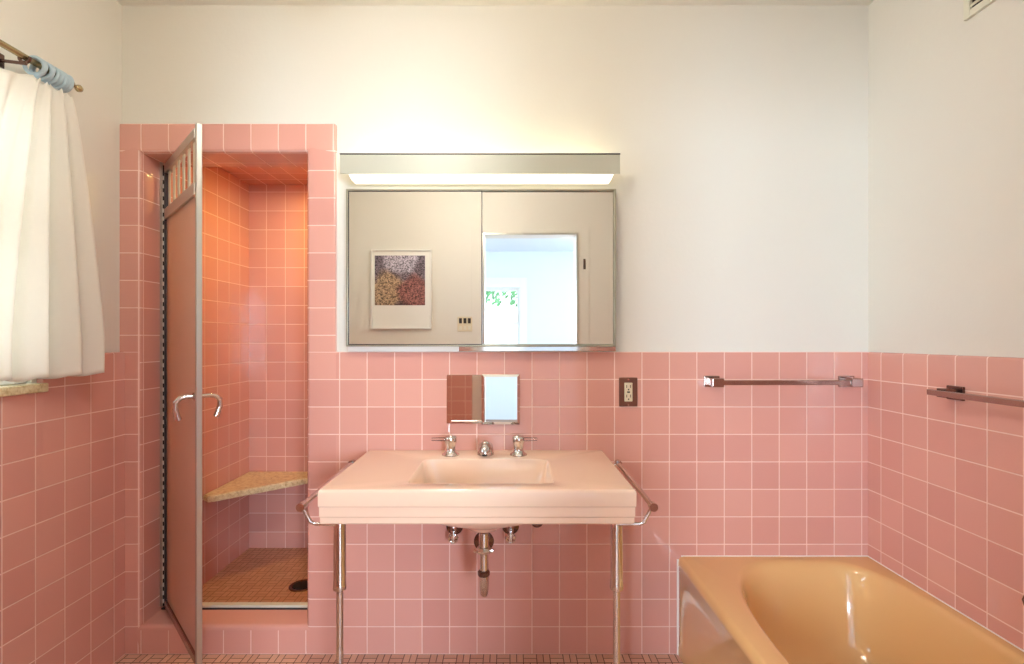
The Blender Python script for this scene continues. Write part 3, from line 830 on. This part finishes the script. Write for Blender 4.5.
def curtain():
    b = bmn(); nu, nv = 200, 60
    G = []
    for j in range(nv+1):
        v = j/nv
        row = []
        ztop, zbot = RZ-.042, 1.125
        for i in range(nu+1):
            u = i/nu                       # 0 at the far (right) edge
            sp = min(1, v*1.15)**.75
            y_top = -.330-.125*u/.62 if u < .62 else -.455-.30*(u-.62)/.38
            y_bot = -.235-.60*u
            y = y_top+(y_bot-y_top)*sp
            amp = .020+.044*sp
            ph = u*2*PI*5.6+.5*math.sin(3*u+v*1.3)+.8*v
            x = RXX+.004+amp*(.8*math.sin(ph)+.22*math.sin(2*ph+.7))*(.75+.25*math.sin(7*u+1))
            y += .010*sp*math.cos(ph*1.0+.6)
            sag = .012*abs(math.sin(u*PI*9/.62))*max(0, 1-v*9) if u < .62 else .05*math.sin((u-.62)/.38*PI/1.3)*max(0, 1-v*3)
            z = ztop+(zbot-ztop)*v-sag*(1-v)+.006*math.sin(ph+1.)*v - .012*(1-u)*0
            row.append(b.verts.new((x, y, z)))
        G.append(row)
    for j in range(nv):
        for i in range(nu): b.faces.new((G[j][i], G[j+1][i], G[j+1][i+1], G[j][i+1]))
    return b
cu = obj('curtain', curtain(), 'curtain', None, 180)
sm = cu.modifiers.new('thickness', 'SOLIDIFY'); sm.thickness = .0015
tag(cu, 'cream linen curtain bunched at the side of the left window', 'curtain')

# ------------------------------------------------------------------ things seen in the mirror
pf = thing('picture_frame', 'thin white framed speckled print reflected in the left mirror door', 'picture', (-.834, YF, 1.62))
py = YF
b = bmn(); x0, x1, z0, z1 = -1.066, -.602, 1.319, 1.928
box(b, (x0, py+.0005, z0), (x0+.012, py+.024, z1), .002); box(b, (x1-.012, py+.0005, z0), (x1, py+.024, z1), .002); box(b, (x0+.012, py+.0005, z0), (x1-.012, py+.024, z0+.012), .002); box(b, (x0+.012, py+.0005, z1-.012), (x1-.012, py+.024, z1), .002)
obj('frame', b, 'white', pf)
obj('mat_board', bx((x0+.012, py+.001, z0+.012), (x1-.012, py+.012, z1-.012)), 'paper', pf)
obj('print', bx((-1.036, py+.012, 1.501), (-.651, py+.0135, 1.882)), 'print', pf)
sw = thing('switch_plate', 'small light switch plate with dark rockers reflected beside the doorway', 'switch', (-.346, YF, 1.357))
obj('cover_plate', bx((-.404, py+.0005, 1.300), (-.290, py+.006, 1.414), .002), 'ivory', sw)
for k in range(3):
    x = -.380+k*.034
    obj('rocker', bx((x-.011, py+.0055, 1.362), (x+.011, py+.011, 1.402), .002), 'dark', sw)
for k in range(3):
    x = -.380+k*.034
    obj('button', bx((x-.010, py+.0055, 1.312), (x+.010, py+.009, 1.342), .002), 'cream', sw)

# globe lamp added as general fill for the bathroom (above and out of frame)
LPX, LPY, LPZ = -.36, -1.10, 2.34
cl = thing('ceiling_fill_lamp', 'round opal globe fill lamp added out of view under the bathroom ceiling', 'lamp', (LPX, LPY, H))
b = bmn(); lathe(b, (LPX, LPY, H-.0005), [(.06, 0), (.06, -.012), (.045, -.02), (.012, -.022), (.012, -.10), (.04, -.105), (.042, -.125)], 'Z', 24); obj('stem', b, 'chrome', cl, 40)
b = bmn()
pr = [(.012+.118*math.sin(PI*k/12), LPZ-H+.118*math.cos(PI*k/12)) for k in range(13)]
lathe(b, (LPX, LPY, H), pr, 'Z', 32); obj('globe', b, 'dome', cl, 60)

# tree outside the far window
tree = thing('garden_tree', 'leafy green tree outside the far window', 'tree', (1.1, -9.5, -.1))
b = bmn()
for k in range(3600):
    while True:
        p = Vector((random.uniform(-1, 1), random.uniform(-1, 1), random.uniform(-1, 1)))
        if .25 < p.length < 1: break
    c = Vector((.3+p.x*2.2, -9.5+p.y*1.2, 3.2+p.z*1.25))
    n = Vector((random.uniform(-1, 1), random.uniform(-1, 1), random.uniform(-.2, 1))).normalized()
    u = n.orthogonal().normalized(); w = n.cross(u); s = random.uniform(.05, .10)
    q = [b.verts.new(c+u*s*a+w*s*d) for a, d in ((-1.2, 0), (0, .55), (1.2, 0), (0, -.55))]
    b.faces.new(q)
obj('foliage', b, 'leaf', tree)
b = bmn(); tube(b, [(1.1, -9.5, -.1), (1.05, -9.5, 1.2), (.6, -9.5, 3.4)], [.14, .11, .05], 12); obj('trunk', b, 'bark', tree, 60)
struct('ground_outside', bx((-14, -20, -.2), (14, HY-.12, -.1)), 'grass')

# ------------------------------------------------------------------ light
w = bpy.data.worlds.new('sky'); S.world = w; w.use_nodes = True
bg = w.node_tree.nodes['Background']; bg.inputs['Color'].default_value = (.72, .88, 1, 1); bg.inputs['Strength'].default_value = 1.6

def area(name, loc, rot, sx, sy, power, col):
    l = bpy.data.lights.new(name, 'AREA'); l.shape = 'RECTANGLE'; l.size = sx; l.size_y = sy; l.energy = power; l.color = col
    o = bpy.data.objects.new(name, l); COL.objects.link(o); o.location = loc; o.rotation_euler = rot
    return o
area('window_daylight', (XL-.35, (WY0+WY1)/2, 1.62), (0, -PI/2, 0), 1.2, 1.3, 13, (.68, .82, 1))
area('hall_side_fill', (3.0, -4.2, 1.5), (0, PI/2, 0), 1.6, 2.2, 20, (.55, .78, 1))  # fill for the hall, outside the added side window

for k_, q in enumerate((hl, hr)):
    area('doorway_fill', ((q[0]+q[1])/2, HY-.22, 1.4), (PI/2, 0, 0), 1.1, 1.6, 170, (.64, .81, 1))  # added fill through the doorway for the wall under the sink

# ------------------------------------------------------------------ camera
cd = bpy.data.cameras.new('camera'); cam = bpy.data.objects.new('camera', cd); COL.objects.link(cam)
cam.location = (0, CAMY, CAMZ); cam.rotation_euler = (PI/2, 0, 0)
cd.sensor_width = 36; cd.lens = 18; cd.shift_x = 2/1024; cd.shift_y = 6/1024; cd.clip_start = .01
S.camera = cam
S.view_settings.view_transform = 'Standard'; S.view_settings.look = 'None'
S.view_settings.gamma = 1; S.view_settings.use_curve_mapping = False
S.view_settings.exposure = 1.33
S.cycles.max_bounces = 10; S.cycles.diffuse_bounces = 6; S.cycles.glossy_bounces = 6; S.cycles.transmission_bounces = 6
S.cycles.sample_clamp_indirect = 6
